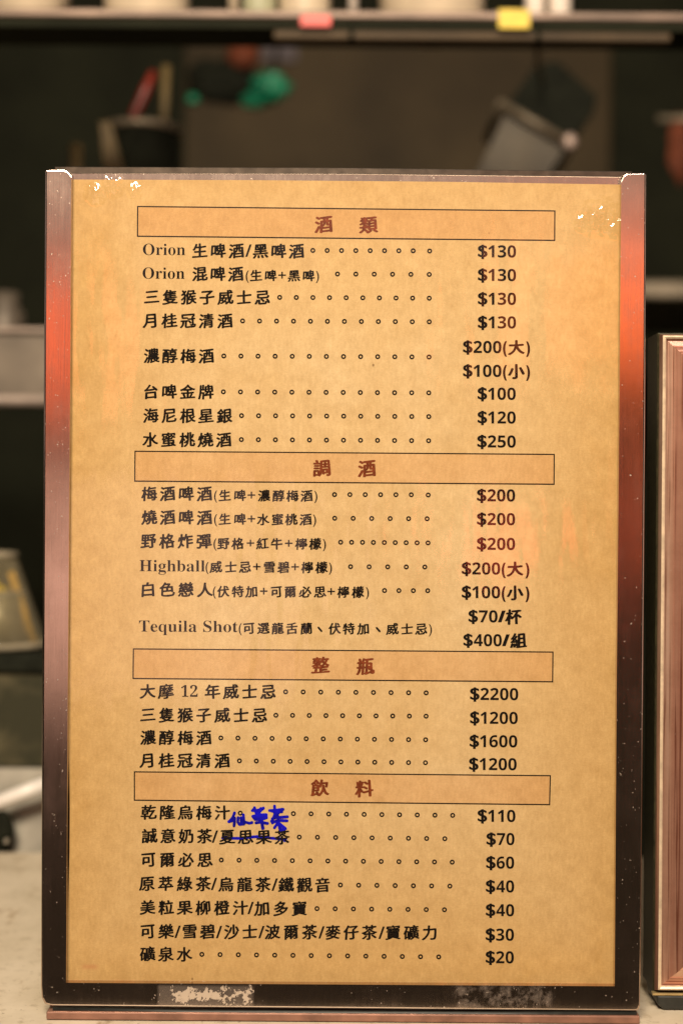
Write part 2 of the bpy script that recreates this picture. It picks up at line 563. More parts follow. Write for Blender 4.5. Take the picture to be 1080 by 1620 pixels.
def tube(pts, r, seg=12):
    """round bar through points; r a number or one per point"""
    bm = bmesh.new()
    pts = [Vector(p) for p in pts]
    rr = r if isinstance(r, (list, tuple)) else [r] * len(pts)
    rings = []
    for i, p in enumerate(pts):
        t = (pts[min(i + 1, len(pts) - 1)] - pts[max(i - 1, 0)]).normalized()
        u = t.orthogonal().normalized() if i == 0 else (u - t * u.dot(t)).normalized()
        v = t.cross(u)
        rings.append([bm.verts.new(p + (u * math.cos(a) + v * math.sin(a)) * rr[i]) for a in [2 * math.pi * k / seg for k in range(seg)]])
    for a, b in zip(rings, rings[1:]):
        for i in range(seg):
            j = (i + 1) % seg
            bm.faces.new((a[i], a[j], b[j], b[i]))
    bm.faces.new(rings[0][::-1])
    bm.faces.new(rings[-1])
    bmesh.ops.recalc_face_normals(bm, faces=bm.faces)
    return bm


def crumpled(c, size, amp, seed, sub=5, freq=3.0):
    bm = bmesh.new()
    bmesh.ops.create_icosphere(bm, subdivisions=sub, radius=1)
    off = Vector((seed * 7.1, seed * 3.3, seed * 1.7))
    for v in bm.verts:
        d = v.co.normalized()
        n = noise.fractal(d * freq * 0.5 + off, 0.9, 2.1, 4) + 0.6 * abs(noise.noise(d * freq + off))
        k = 1 + amp * n
        v.co = Vector((d.x * size[0], d.y * size[1], d.z * size[2])) * k + Vector(c)
    return bm


# ================================================================== SETTING
struct(obj('back_wall', box(-1.6, 1.6, 1.42, 1.47, -0.9, 1.7), M['wall_dark'], origin=(0, 1.42, -0.9)))
struct(obj('floor', box(-1.6, 1.6, -2.0, 1.42, -0.92, -0.90), M['wall_dark'], origin=(0, 0, -0.91)))
x0 = P(292, 200, 1.40).x
tag(obj('backsplash_panel', box(x0, P(965, 200, 1.40).x, 1.395, 1.417, P(0, 560, 1.40).z, P(0, 40, 1.40).z, 0.003), M['splash'], origin=(0.3, 1.417, 0.25)),  # right end stops short so the far right darkens like a vignette
    'brown steel splash panel across the back of the kitchen, behind the hanging pan', 'wall panel')

# counter the board stands on
cb = P(30, 1341, 0.267)
bm = box(-0.75, 0.75, -0.0165, 0.267, -0.04, 0.0, 0.003, 3)
tag(obj('stone_counter', bm, M['stone'], origin=(0, 0, 0)), 'worn beige stone counter under the menu board and the frame', 'counter')

# ================================================================== MENU BOARD
board = thing('menu_board', 'tall drinks menu on brown paper in a brushed steel holder', 'menu board', ROOT)


def pz(px, py, Y=0.0):
    v = P(px, py, Y)
    return (v.x, v.z)


# folded steel channel: left rail, bottom rail and right rail in one piece
outer = [(70.5, 269), (72.5, 266.5), (102, 266), (108, 268.5), (113, 274.5),
         (111, 600), (108, 1000), (106, 1300), (104.5, 1555.5), (972, 1561), (975, 1100), (979.5, 640), (982.5, 280),
         (984.5, 276), (990.5, 272), (1020, 271.5), (1023, 274), (1021, 640), (1017.5, 1100), (1013, 1592), (1011, 1599), (1005, 1601.5),
         (540, 1597.5), (82, 1593.5), (70, 1590), (65.5, 1580), (64, 1560), (66, 1100), (68.5, 640)]
bm = prism([pz(*p) for p in outer], 0.0, 0.0085)
inn = {(round(x, 5), round(z, 5)) for x, z in (pz(*p) for p in outer[4:13])}
front = [e for e in bm.edges if abs(e.verts[0].co.y) < 1e-6 and abs(e.verts[1].co.y) < 1e-6]
is_in = lambda e: all((round(v.co.x, 5), round(v.co.z, 5)) in inn for v in e.verts)
out_e = [e for e in front if not is_in(e)]
bevel(bm, 0.0016, 4, out_e)
bm.edges.ensure_lookup_table()
obj('frame_channel', bm, M['holder'], board, ROOT)

# back plate: stands up a little above the paper between the two rails
bp_ = [(86, 262.5), (540, 264.8), (1000, 270.2), (1000, 1585), (86, 1582)]
obj('back_plate', prism([pz(*p, 0.0042) for p in bp_], 0.0042, 0.0066, 0.0004, 2), M['plate'], board, ROOT)
# clear pocket strip seen as a pale lip above the paper
lip = [(113, 273.5), (540, 274.5), (985, 279.5), (985, 300), (540, 298), (113, 298)]
obj('pocket_lip', prism([pz(*p, 0.0034) for p in lip], 0.0034, 0.0040, 0.0002, 1), M['holder'], board, ROOT)

# printed sheet
YS = 0.0030
sheet_out = [(112.5, 283.5), (400, 284.5), (700, 287), (984, 291.5), (981, 640), (977, 1100), (973, 1562), (540, 1558.5), (106.8, 1556.5),
             (107.2, 1460), (109.8, 1350), (110.3, 1280), (109.0, 1180), (108.2, 1000), (111, 600)]
vs = [P(x, y, YS) for x, y in sheet_out]
bm = prism([pz(*p, YS) for p in sheet_out], YS, YS + 0.00025)
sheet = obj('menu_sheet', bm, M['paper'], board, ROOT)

# ---- lettering -----------------------------------------------------------------
_font = bpy.data.curves.new('lettering', 'FONT')
_fo = bpy.data.objects.new('lettering', _font)
COL.objects.link(_fo)
_cache = {}


def serif(s):
    r = ''
    for c in s:
        if 'A' <= c <= 'Z':
            r += chr(0x1D400 + ord(c) - 65)
        elif 'a' <= c <= 'z':
            r += chr(0x1D41A + ord(c) - 97)
        elif c.isdigit():
            r += chr(0x1D7CE + ord(c) - 48)
        else:
            r += c
    return r


def heavy(s):
    return ''.join(chr(0x1D7EC + ord(c) - 48) if c.isdigit() else c for c in s)


def glyphs(text, offset=0.0):
    key = (text, offset)
    if key not in _cache:
        _font.body = text
        _font.offset = offset
        _font.resolution_u = 5
        _font.size = 1.0
        dg = bpy.context.evaluated_depsgraph_get()
        dg.update()
        me = bpy.data.meshes.new_from_object(_fo.evaluated_get(dg))
        v = [(a.co.x, a.co.y) for a in me.vertices]
        f = [tuple(p.vertices) for p in me.polygons]
        bpy.data.meshes.remove(me)
        _cache[key] = (v, f)
    return _cache[key]


class Print:
    """collects ink shapes given in photograph pixels, lays them on the sheet"""
    def __init__(self):
        self.v, self.f, self.m = [], [], []
        self.layer = 0

    def add(self, v, f, y, m=0):
        o = len(self.v)
        self.v += [P(a, b, y) for a, b in v]
        self.f += [tuple(i + o for i in reversed(q)) for q in f]
        self.m += [m] * len(f)

    def y(self, base):
        self.layer = (self.layer + 1) % 12
        return base - 0.000003 * self.layer

    def kai(self, ch, cx, cy, size, m=0, bold=1.0):
        """one Chinese character, brush-like: strokes rise to the right, uprights heavier than bars"""
        v, f = glyphs(ch)
        cjk = ord(ch) > 0x2E00
        if not v:
            return
        if cjk:
            gx, gy = 0.5, 0.38
        else:
            gx, gy = (min(p[0] for p in v) + max(p[0] for p in v)) / 2, 0.36
        rise = 0.085 if cjk else 0.0
        sq = 0.97 if cjk else 1.0
        sd = (ord(ch) % 97) * 1.37
        q = []
        for x, y in v:
            dx, dy = (x - gx), (y - gy)
            if cjk:
                n = noise.noise_vector(Vector((x * 3.2 + sd, y * 3.2, sd)))
                dx += 0.020 * n.x
                dy += 0.022 * n.y
                # bars sag in the middle, long legs flare outwards at the foot
                dy += 0.10 * (dx * dx - 0.06)
                dx *= 1.0 - 0.16 * (dy + 0.1)
            dy += rise * dx
            q.append((dx, dy * sq))
        offs = [(-0.036, -0.008), (0.034, 0.006), (-0.014, 0.019), (0.014, -0.017)] if cjk else [(-0.012, 0), (0.012, 0)]
        for ox, oy in offs:
            self.add([(cx + (a + ox * bold) * size, cy - (b + oy * bold) * size) for a, b in q], f, self.y(YS - 0.00007), m)

    def run(self, text, x0, x1, base, cap, slope=0.006, offset=0.0, copies=((0, 0),), m=0, capg=0.70):
        """a Latin word or price fitted between x0 and x1 on baseline `base`"""
        v, f = glyphs(text, offset)
        a, b = min(p[0] for p in v), max(p[0] for p in v)
        sx = (x1 - x0) / (b - a)
        sy = cap / capg
        for ox, oy in copies:
            self.add([(x0 + (p[0] - a + ox) * sx, base + slope * (p[0] - a) * sx - (p[1] + oy) * sy) for p in v], f, self.y(YS - 0.00007), m)

    def text(self, s, c0, c1, cy, size, slope=0.005, bold=1.0, m=0):
        n = len(s)
        for i, ch in enumerate(s):
            cx = c0 + (c1 - c0) * i / max(1, n - 1)
            self.kai(ch, cx, cy + slope * (cx - 300), size, m, bold)

    def cells(self, s, cs, cy, size, slope=0.005):
        for ch, cx in zip(s, cs):
            self.kai(ch, cx, cy + slope * (cx - 300), size)

    def dots(self, x0, x1, n, y0, y1, skip=()):
        for i in range(n):
            if i in skip:
                continue
            t = i / max(1, n - 1)
            cx, cy = x0 + (x1 - x0) * t, y0 + (y1 - y0) * t
            k = 18
            v = []
            for r in (3.95, 1.7):
                v += [(cx + r * math.cos(2 * math.pi * j / k), cy + r * math.sin(2 * math.pi * j / k)) for j in range(k)]
            f = [((j + 1) % k, j, j + k, (j + 1) % k + k) for j in range(k)]
            self.add(v, f, self.y(YS - 0.00007))

    def stroke(self, pts, r, y, m=0):
        """marker stroke: round brush of radius r pixels dragged along pts"""
        dense = []
        for (ax, ay), (bx, by) in zip(pts, pts[1:]):
            n = max(1, int(math.hypot(bx - ax, by - ay) / 0.8))
            dense += [(ax + (bx - ax) * i / n, ay + (by - ay) * i / n) for i in range(n)]
        dense.append(pts[-1])
        for i, (x, yy) in enumerate(dense):
            rr = r * (0.93 + 0.14 * random.random())
            k = 12
            self.add([(x + rr * math.cos(2 * math.pi * j / k), yy + rr * math.sin(2 * math.pi * j / k)) for j in range(k)], [tuple(reversed(range(k)))], y - 0.0000006 * (i % 40), m)

    def done(self, name, mats):
        o = obj(name, (self.v, self.f, self.m), mats, sheet, ROOT)
        return o


PCOP = ((-0.05, 0), (-0.025, 0), (0.0, 0), (0.025, 0), (0.05, 0))


def price(p, s, x0, x1, cy):
    """bold price: dollar sign and digits, then any bracketed or per-cup Chinese word"""
    i = next((k for k, c in enumerate(s) if c in '(/'), len(s))
    num, rest = s[:i], s[i:]
    slope = 0.006
    d = 14.6
    w = d * (len(num)) + 1.5
    xe = x1 if not rest else x0 + w
    # the dollar sign comes from a lighter cut, so it is printed several times slightly shifted
    p.run('$', x0, x0 + d - 1.2, cy + 8.7, 19.5, slope, 0.0, ((-0.03, 0), (-0.015, 0.004), (0, 0.006), (0.015, -0.004), (0.03, 0)))
    p.run(heavy(num[1:]), x0 + d + 1.0, xe, cy + 9.2 + slope * d, 18.6, slope, 0.0)
    if rest:
        xx = xe + 2
        if rest[0] == '(':
            p.run('(', xx + 1.2, xx + 5.8, cy + 9, 18.5, 0, 0, PCOP * 1)
            p.kai(rest[1], xx + 21.5, cy + 0.5, 25.5, 0, 1.3)
            p.run(')', x1 - 5.4, x1 - 0.8, cy + 9.5, 18.5, 0, 0, PCOP * 1)
        else:
            p.run('/', xx, xx + 9, cy + 9, 18.5, 0, 0, PCOP * 1)
            p.kai(rest[1], x1 - 12.5, cy + 0.5, 26, 0, 1.3)


BIG, SMALL = 25.0, 19.8


def small(p, s, cs, cy):
    for ch, cx in zip(s, cs):
        y = cy + 0.005 * (cx - 420)
        if ch in '()':
            v = 2.3
            p.run(ch, cx - v, cx + v, y + 6.6, 14.5, 0, 0, ((-0.01, 0), (0.01, 0)))
        elif ch == '+':
            p.run('+', cx - 6, cx + 6, y + 7.2, 15.5, 0, 0, ((0, 0), (0.01, 0.012)))
        elif ch == '、':
            p.stroke([(cx - 2.5, y - 1.5), (cx + 2.3, y + 4.0)], 1.6, YS - 0.00007)
        else:
            p.kai(ch, cx, y, SMALL, 0, 1.0)


def latin(p, s, x0, x1, base, cap=18.0):
    p.run(serif(s), x0, x1, base, cap, 0.005, -0.006, ((0, 0),), 0, 0.69)


def slash(p, cx, cy):
    p.run('/', cx - 4.6, cx + 4.6, cy + 9.5, 19.5, 0, 0, ((-0.015, 0), (0.01, 0)))


# ---- section 1
p = Print()
latin(p, 'Orion', 226, 293, 402.8)
p.text('生啤酒', 316, 374, 396, BIG); slash(p, 393, 396); p.text('黑啤酒', 412, 469, 396, BIG)
p.dots(494.7, 653.3, 8, 395.7, 396.2); p.dots(679.3, 679.3, 1, 396.6, 396.6)
latin(p, 'Orion', 225.5, 292, 440.4)
p.text('混啤酒', 316, 373, 432.7, BIG)
small(p, '(生啤+黑啤)', (391, 405, 428, 446, 465, 488, 502), 435.5)
p.dots(533.7, 678.7, 6, 433, 433.7)
p.text('三隻猴子威士忌', 240, 415, 469.5, BIG); p.dots(442.3, 678.7, 10, 470, 471.3)
p.text('月桂冠清酒', 238.5, 356, 507, BIG); p.dots(383.7, 678.7, 12, 507.3, 508.7)
p.text('濃醇梅酒', 239.5, 326.5, 562.7, BIG); p.dots(354, 678.3, 13, 562.8, 564.4)
p.text('台啤金牌', 238.5, 326, 619.5, BIG); p.dots(353.3, 678, 13, 619.6, 621.2)
p.text('海尼根星銀', 238.5, 355, 657.3, BIG); p.dots(382, 678, 12, 657.3, 658.8)
p.text('水蜜桃燒酒', 237.5, 354, 695.3, BIG); p.dots(381.7, 677.7, 12, 695.2, 697)
p.done('item_list', M['ink'])
p = Print()
for s, a, b, y in (('$130', 756.5, 816, 397.3), ('$130', 756.5, 816, 434.7), ('$130', 756.5, 816, 472.3), ('$130', 756.5, 816, 509.7),
                   ('$200(大)', 733, 838, 548.7), ('$100(小)', 733, 838, 586.5), ('$100', 756, 815.5, 622.7), ('$120', 756, 815.5, 660.3), ('$250', 755.5, 815.5, 698.3)):
    price(p, s, a, b, y)
p.done('price_list', M['ink'])
# ---- section 2
p = Print()
p.text('梅酒啤酒', 236, 323.5, 781, BIG)
small(p, '(生啤+濃醇梅酒)', (341, 355.5, 379.5, 397.5, 417.5, 440.5, 462.5, 485, 499.5), 784)
p.dots(529, 650.3, 6, 782.3, 782.6); p.dots(677, 677, 1, 783, 783)
p.text('燒酒啤酒', 236, 323.5, 818.5, BIG)
small(p, '(生啤+水蜜桃酒)', (341, 355.5, 379.5, 397.5, 416, 439, 460.5, 483.5, 497.5), 821.5)
p.dots(529.3, 675.3, 6, 819.8, 820.6)
p.text('野格炸彈', 235, 322.5, 856, BIG)
small(p, '(野格+紅牛+檸檬)', (340, 353.5, 376, 396, 415, 437.5, 456.5, 476.5, 498.5, 513), 860)
p.dots(538.7, 676.7, 9, 857.7, 858.8)
latin(p, 'Highball', 220.5, 324, 903.6)
small(p, '(威士忌+雪碧+檸檬)', (327.5, 341.5, 365, 387.5, 406, 426, 448.5, 466.5, 486, 508.5, 522.5), 897.3)
p.dots(554.3, 671.7, 5, 896.5, 897)
p.text('白色戀人', 234, 324, 932.8, BIG)
small(p, '(伏特加+可爾必思+檸檬)', (339, 353, 376, 398, 417, 437, 459, 482.5, 506, 523.5, 543, 566, 581), 936)
p.dots(608, 676.3, 4, 934.3, 934.5)
latin(p, 'Tequila', 220, 311, 999.3); latin(p, 'Shot', 321.5, 376, 999.8)
small(p, '(可選龍舌蘭、伏特加、威士忌)', (380, 393.5, 416.5, 439, 461.5, 484.5, 506, 529, 551.5, 574.5, 598, 620.5, 643.5, 666, 680.5), 994)
p.done('item_list', M['ink'])
p = Print()
for s, a, b, y in (('$200', 755, 814.5, 783.7), ('$200', 755, 814.5, 821.3), ('$200', 755, 814.5, 860.5), ('$200(大)', 731, 837, 899.5), ('$100(小)', 731, 837, 937),
                   ('$70/杯', 741.5, 824.5, 975.3), ('$400/組', 733.5, 832.5, 1013)):
    price(p, s, a, b, y)
p.done('price_list', M['ink'])
# ---- section 3
p = Print()
p.text('大摩', 233.5, 262.5, 1094, BIG); latin(p, '12', 286.5, 312.5, 1102.5); p.text('年威士忌', 336, 424, 1094, BIG)
p.dots(451.7, 673.8, 9, 1094.7, 1096.3)
p.text('三隻猴子威士忌', 234, 410.5, 1131.3, BIG); p.dots(436.3, 673.7, 10, 1131.8, 1133.3)
p.text('濃醇梅酒', 234, 322.5, 1167.3, BIG); p.dots(349.3, 673, 13, 1167.7, 1170.6)
p.text('月桂冠清酒', 233.5, 351.5, 1203.5, BIG); p.dots(378.7, 672.7, 12, 1204, 1207)
p.done('item_list', M['ink'])
p = Print()
for s, a, b, y in (('$2200', 744, 819.5, 1098.3), ('$1200', 744, 818.7, 1136), ('$1600', 743.3, 818, 1173), ('$1200', 742.5, 817, 1209.3)):
    price(p, s, a, b, y)
p.done('price_list', M['ink'])
# ---- section 4
p = Print()
p.text('乾隆烏梅汁', 235, 351.5, 1285.7, BIG); p.dots(380, 715.7, 13, 1286.7, 1290.3)
p.text('誠意奶茶', 236.5, 323.5, 1323, BIG); slash(p, 340, 1324); p.text('夏思果茶', 359.5, 446, 1324, BIG)
p.dots(473.3, 703.3, 9, 1324.7, 1327.3)
p.text('可爾必思', 234.5, 324, 1360.6, BIG); p.dots(350, 715, 14, 1361, 1364.4)
p.text('原萃綠茶', 232.5, 321.5, 1398.6, BIG); slash(p, 338.5, 1399); p.text('烏龍茶', 357.5, 416, 1399.2, BIG); slash(p, 434.5, 1400); p.text('鐵觀音', 452.5, 510, 1399.5, BIG)
p.dots(538.3, 711.3, 7, 1400.6, 1402.4)
p.text('美粒果柳橙汁', 233.5, 380, 1436.3, BIG); slash(p, 396.5, 1437); p.text('加多寶', 414.5, 473.5, 1437, BIG)
p.dots(501.3, 702.7, 8, 1438, 1439.8)
y = 1474.2
p.text('可樂', 233.5, 262.5, y, BIG); slash(p, 281, y + .5); p.text('雪碧', 300, 328.5, y, BIG); slash(p, 346.5, y + 1); p.text('沙士', 366.5, 395, y, BIG)
slash(p, 413.5, y + 1); p.text('波爾茶', 431, 489.5, y, BIG); slash(p, 508.5, y + 1.5); p.text('麥仔茶', 526.5, 584, y, BIG); slash(p, 603.5, y + 2); p.text('寶礦力', 621.5, 679.5, y, BIG)
p.text('礦泉水', 233.5, 291.5, 1510.2, BIG); p.dots(319.3, 693.7, 14, 1510.5, 1514.5)
p.done('item_list', M['ink'])
p = Print()
for s, a, b, y in (('$110', 756, 815, 1291.3), ('$70', 770, 813.5, 1328), ('$60', 769.5, 813, 1365.3), ('$40', 769, 813, 1403), ('$40', 769, 813, 1440.7), ('$30', 768.7, 812.7, 1479.5), ('$20', 768.7, 812.5, 1515.3)):
    price(p, s, a, b, y)
p.done('price_list', M['ink'])
# ---- four ruled headings
for corners, (a, ax, ay), (b, bx, by) in (
        (((217.8, 326.2), (877.3, 333.2), (877, 379.8), (217.5, 373.2)), ('酒', 512, 354.5), ('類', 582.5, 355.3)),
        (((213.6, 713.8), (876.3, 718.8), (876, 766), (213.2, 761)), ('調', 509, 740.3), ('酒', 580.3, 741)),
        (((211, 1026.8), (874.3, 1031.8), (873.8, 1078.8), (210.5, 1073.6)), ('整', 507, 1052.8), ('瓶', 578, 1054.5)),
        (((212.6, 1221.5), (870.2, 1227.6), (869, 1273.4), (212.6, 1266.3)), ('飲', 505.5, 1246.7), ('料', 576, 1248))):
    p = Print()
    p.add(corners, [(3, 2, 1, 0)], YS - 0.00003, 1)
    for i in range(4):
        (ax_, ay_), (bx_, by_) = corners[i], corners[(i + 1) % 4]
        dx, dy = bx_ - ax_, by_ - ay_
        l = math.hypot(dx, dy)
        tx, ty, nx, ny = dx / l * 0.95, dy / l * 0.95, -dy / l * 0.95, dx / l * 0.95
        p.add([(ax_ - tx + nx, ay_ - ty + ny), (bx_ + tx + nx, by_ + ty + ny), (bx_ + tx - nx, by_ + ty - ny), (ax_ - tx - nx, ay_ - ty - ny)],
              [(0, 1, 2, 3)], YS - 0.00006 - 0.000004 * i, 0)
    p.kai(a, ax, ay, 29, 2, 1.2)
    p.kai(b, bx, by, 29, 2, 1.2)
    p.done('heading', [M['ink'], M['band'], M['rust_ink']])

# ---- blue marker correction (pixels read off the enlarged note)
def nz(*pts):
    return [(340 + x * 140 / 1080, 1260 + y * 90 / 694) for x, y in pts]


p = Print()
ym = YS - 0.00013
for k, st in enumerate((
        # 仙
        nz((238, 205), (218, 258), (172, 312)), nz((168, 310), (215, 298), (232, 262)), nz((240, 265), (238, 315), (232, 362)),
        nz((282, 262), (278, 318), (300, 345), (352, 338), (368, 316), (420, 330), (450, 322)), nz((318, 262), (322, 335)), nz((346, 228), (352, 285), (352, 335)),
        # 草
        nz((455, 175), (520, 172), (590, 150)), nz((482, 140), (500, 200)), nz((560, 150), (530, 205)), nz((470, 160), (540, 190), (590, 145)),
        nz((460, 245), (540, 228), (625, 226), (628, 262), (560, 285), (490, 282), (465, 250)), nz((480, 262), (600, 254)), nz((500, 325), (560, 318), (640, 332)),
        nz((545, 215), (572, 270), (575, 330), (588, 392)), nz((560, 250), (580, 395)),
        # 茶
        nz((665, 175), (730, 172), (830, 160)), nz((726, 122), (730, 180), (735, 215)), nz((815, 160), (770, 205)), nz((690, 180), (760, 195), (815, 190)),
        nz((735, 215), (700, 290), (690, 305)), nz((755, 200), (770, 260), (885, 250)), nz((700, 275), (770, 250)), nz((700, 325), (760, 295), (880, 300)),
        nz((770, 250), (775, 330), (790, 400)), nz((770, 320), (725, 385)), nz((775, 325), (860, 395)), nz((795, 350), (800, 412), (850, 400)))):
    p.stroke(st, 2.3, ym - 0.000025 * (k % 3))
p.done('handwritten_note', M['marker'])
p = Print()
p.stroke(nz((92, 508), (180, 514), (300, 515), (430, 500), (540, 492), (680, 512), (800, 522), (860, 530), (850, 545)), 2.3, YS - 0.00004)
p.done('strike_line', M['marker'])
bpy.data.objects.remove(_fo)
bpy.data.curves.remove(_font)

# ---- clear cover film in front of the sheet
YF = 0.0021
film = [(112, 275), (983.5, 281), (972.5, 1561.5), (104.5, 1556)]
n = 24
vv, ff = [], []
for j in range(n + 1):
    for i in range(n + 1):
        s, t = i / n, j / n
        a = P(film[0][0] + (film[3][0] - film[0][0]) * t, film[0][1] + (film[3][1] - film[0][1]) * t, YF)
        b = P(film[1][0] + (film[2][0] - film[1][0]) * t, film[1][1] + (film[2][1] - film[1][1]) * t, YF)
        q = a.lerp(b, s)
        q.y += 0.0002 * noise.noise(q * 9)
        vv.append(q)
for j in range(n):
    for i in range(n):
        k = j * (n + 1) + i
        ff.append((k, k + n + 1, k + n + 2, k + 1))
obj('cover_film', (vv, ff), M['film'], board, ROOT, smooth=True)

# ---- foot of the holder and the rubber strip above it
xa, xb = P(74, 1605).x, P(1011, 1605).x
obj('base_plate', box(xa, xb, -0.0012, 0.030, 0.0003, 0.0034, 0.0005, 2), M['base'], board, ROOT)
bm = tube([P(84, 1598, 0.001), P(300, 1602, 0.0005), P(540, 1603.5, 0.0003), P(800, 1605, 0.0005), P(1006, 1604.5, 0.001)], 0.0010, 10)
obj('rubber_strip', bm, M['rubber'], board, ROOT, True)

# ================================================================== WOODEN FRAME ON THE RIGHT
YF0 = 0.013
fx0, fz0 = P(1035.5, 1573, YF0).x, P(1060, 1573.5, YF0).z
fz1 = P(1050, 524.5, YF0).z
fx1 = fx0 + 0.215
frame = thing('picture_frame', 'rose wood frame with mitred corners standing right of the menu board', 'frame', ((fx0 + fx1) / 2, YF0 + 0.01, 0))
prof = [(0.0, 0.022), (0.0, 0.0040), (0.0006, 0.0034), (0.0008, 0.0022), (0.0011, 0.0014), (0.0014, 0.0006), (0.0020, 0.0002), (0.0026, 0.0006), (0.0029, 0.0014), (0.0036, 0.0015),
        (0.0062, 0.0004), (0.0063, 0.0007), (0.0098, -0.0009), (0.0099, -0.0005), (0.0150, -0.0028), (0.0152, -0.0024), (0.0240, -0.0036), (0.0262, -0.0030), (0.0265, 0.006)]


def rail(side):
    a, b = [], []
    for u, d in prof:
        y = YF0 + d
        x0, x1, z0, z1 = fx0 + u, fx1 - u, fz0 + u, fz1 - u
        c = {'l': ((x0, z0), (x0, z1)), 'r': ((x1, z1), (x1, z0)), 't': ((x0, z1), (x1, z1)), 'b': ((x1, z0), (x0, z0))}[side]
        a.append((c[0][0], y, c[0][1]))
        b.append((c[1][0], y, c[1][1]))
    k = len(prof)
    f = [(i, i + k, i + k + 1, i + 1) for i in range(k - 1)]
    mi = [1 if i < 2 else 2 if i in (5, 6, 7) else 0 for i in range(k - 1)]
    return a + b, f, mi


for side, nm, mt in (('l', 'side_rail', 'wood_v'), ('r', 'side_rail', 'wood_v'), ('t', 'top_rail', 'wood_h'), ('b', 'bottom_rail', 'wood_h')):
    obj(nm, rail(side), [M[mt], M['frame_side'], M['bead_highlight']], frame, frame.location)
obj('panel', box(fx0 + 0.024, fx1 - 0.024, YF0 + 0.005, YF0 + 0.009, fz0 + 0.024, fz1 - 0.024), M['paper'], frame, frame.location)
obj('gilt_edge', box(fx0 - 0.0006, fx1 + 0.0006, YF0 + 0.0012, YF0 + 0.004, fz0 - 0.0009, fz0 - 0.0001), M['gilt'], frame, frame.location)
bm = prism([(fx0 + 0.001, fz0 - 0.001), (fx0 + 0.0016, 0.0022), (fx0 + 0.004, 0.0003), (fx1 - 0.004, 0.0003), (fx1 - 0.001, fz0 - 0.001)], YF0 + 0.0015, YF0 + 0.020, 0.0008, 2)
obj('foot', bm, M['rubber'], frame, frame.location)

# ================================================================== KITCHEN BEHIND
# ---- overhead shelf along the top of the picture
YH = 0.40
zt, zb = P(540, 18, YH).z, P(540, 30.5, YH).z
sh = thing('overhead_shelf', 'long steel shelf along the top with dishes standing on it', 'shelf', (0, YH, zb))
obj('shelf_board', box(-0.8, 0.8, YH + 0.002, YH + 0.06, zt - 0.0045, zt - 0.0015, 0.001), M['wall_dark'], sh, sh.location)
obj('front_face', box(-0.8, 0.8, YH, YH + 0.0018, P(540, 44.5, YH).z, zb - 0.0002, 0.0006), M['wall_dark'], sh, sh.location)
obj('front_lip', box(-0.8, 0.8, YH - 0.003, YH + 0.0015, zb, zt, 0.0012), M['lip'], sh, sh.location)
ya = 0.402
obj('lower_rail', box(P(432, 50, ya).x, P(1062, 50, ya).x, ya, ya + 0.012, P(540, 61, ya).z, P(540, 45.5, ya).z, 0.002), M['trim'], sh, sh.location)
for px in (556, 852):
    obj('bracket', box(P(px - 4, 0, ya).x, P(px + 4, 0, ya).x, ya - 0.002, ya + 0.010, P(540, 62, ya).z, zb, 0.001), M['black'], sh, sh.location)


def sits(name, px0, px1, label, cat, mat, shape, Y=0.43, group=None, h=0.06):
    s = S(Y)
    r = (px1 - px0) / 2 * s
    c = Vector((P((px0 + px1) / 2, 20, Y).x, Y + r * 0.2, zt - 0.0015))
    if shape == 'bowl':
        pr = [(0, 0.002), (r * .62, 0.0), (r * .66, 0.004), (r * .93, 0.02), (r * 1.1, h), (r * 1.06, h), (r * .88, 0.022), (0, 0.008)]
    elif shape == 'tub':
        pr = [(0, 0), (r * .94, 0), (r, 0.004), (r * 1.08, h), (r * 1.12, h + .003), (r * 1.03, h), (r * .93, 0.006), (0, 0.004)]
    elif shape == 'cup':
        pr = [(0, 0), (r * .72, 0), (r * .92, 0.008), (r, h * .7), (r * .98, h), (r * .9, h), (r * .85, 0.01), (0, 0.006)]
    else:
        pr = [(0, 0), (r, 0), (r, h), (r * .4, h * 1.2), (r * .4, h * 1.5), (0, h * 1.5)]
    return tag(obj(name, lathe(c, pr, 40), mat, origin=c, smooth=True), label, cat, group)


sits('mixing_bowl', -30, 112, 'cream bowl at the far left end of the overhead shelf', 'bowl', M['cream'], 'bowl')
sits('storage_tub', 164, 297, 'straight sided cream tub on the overhead shelf, above the utensil pot', 'tub', M['cream'], 'tub')
sits('salt_shaker', 361, 378, 'narrow cream shaker on the shelf beside the greenish cup', 'shaker', M['cream'], 'bottle', 0.415)
sits('tea_cup', 381, 438, 'greenish cup on the shelf left of the red tape', 'cup', M['cream_green'], 'cup')
sits('storage_tub', 441, 522, 'short cream tub standing right above the red tape on the shelf lip', 'tub', M['cream'], 'tub')
sits('white_bottle', 551, 566, 'slim white bottle on the shelf between two cream tubs', 'bottle', M['white'], 'bottle', 0.415)
sits('serving_bowl', 602, 766, 'broad cream bowl on the shelf left of the yellow tape', 'bowl', M['cream'], 'tub')
sits('rice_cup', 829, 863, 'small white cup on the shelf right beside the yellow tape', 'cup', M['white'], 'cup')
sits('rice_cup', 866, 905, 'small white cup on the shelf, the one farther from the yellow tape', 'cup', M['white'], 'cup')


def tape(px0, px1, py0, py1, label, mat):
    a, b = P(px0, py1, YH - 0.0036), P(px1, py0, YH - 0.0036)
    bm = box(a.x, b.x, YH - 0.0040, YH - 0.0032, a.z, b.z, 0.0002, 1)
    tag(obj('shelf_tag', bm, mat, origin=(a.x, YH - 0.0032, a.z)), label, 'tag')


tape(475, 523, 24, 40.5, 'coral red tape tag on the lip of the overhead shelf', M['red_tag'])
tape(788, 838, 14, 44, 'yellow tape tag on the lip of the overhead shelf', M['yellow_tag'])

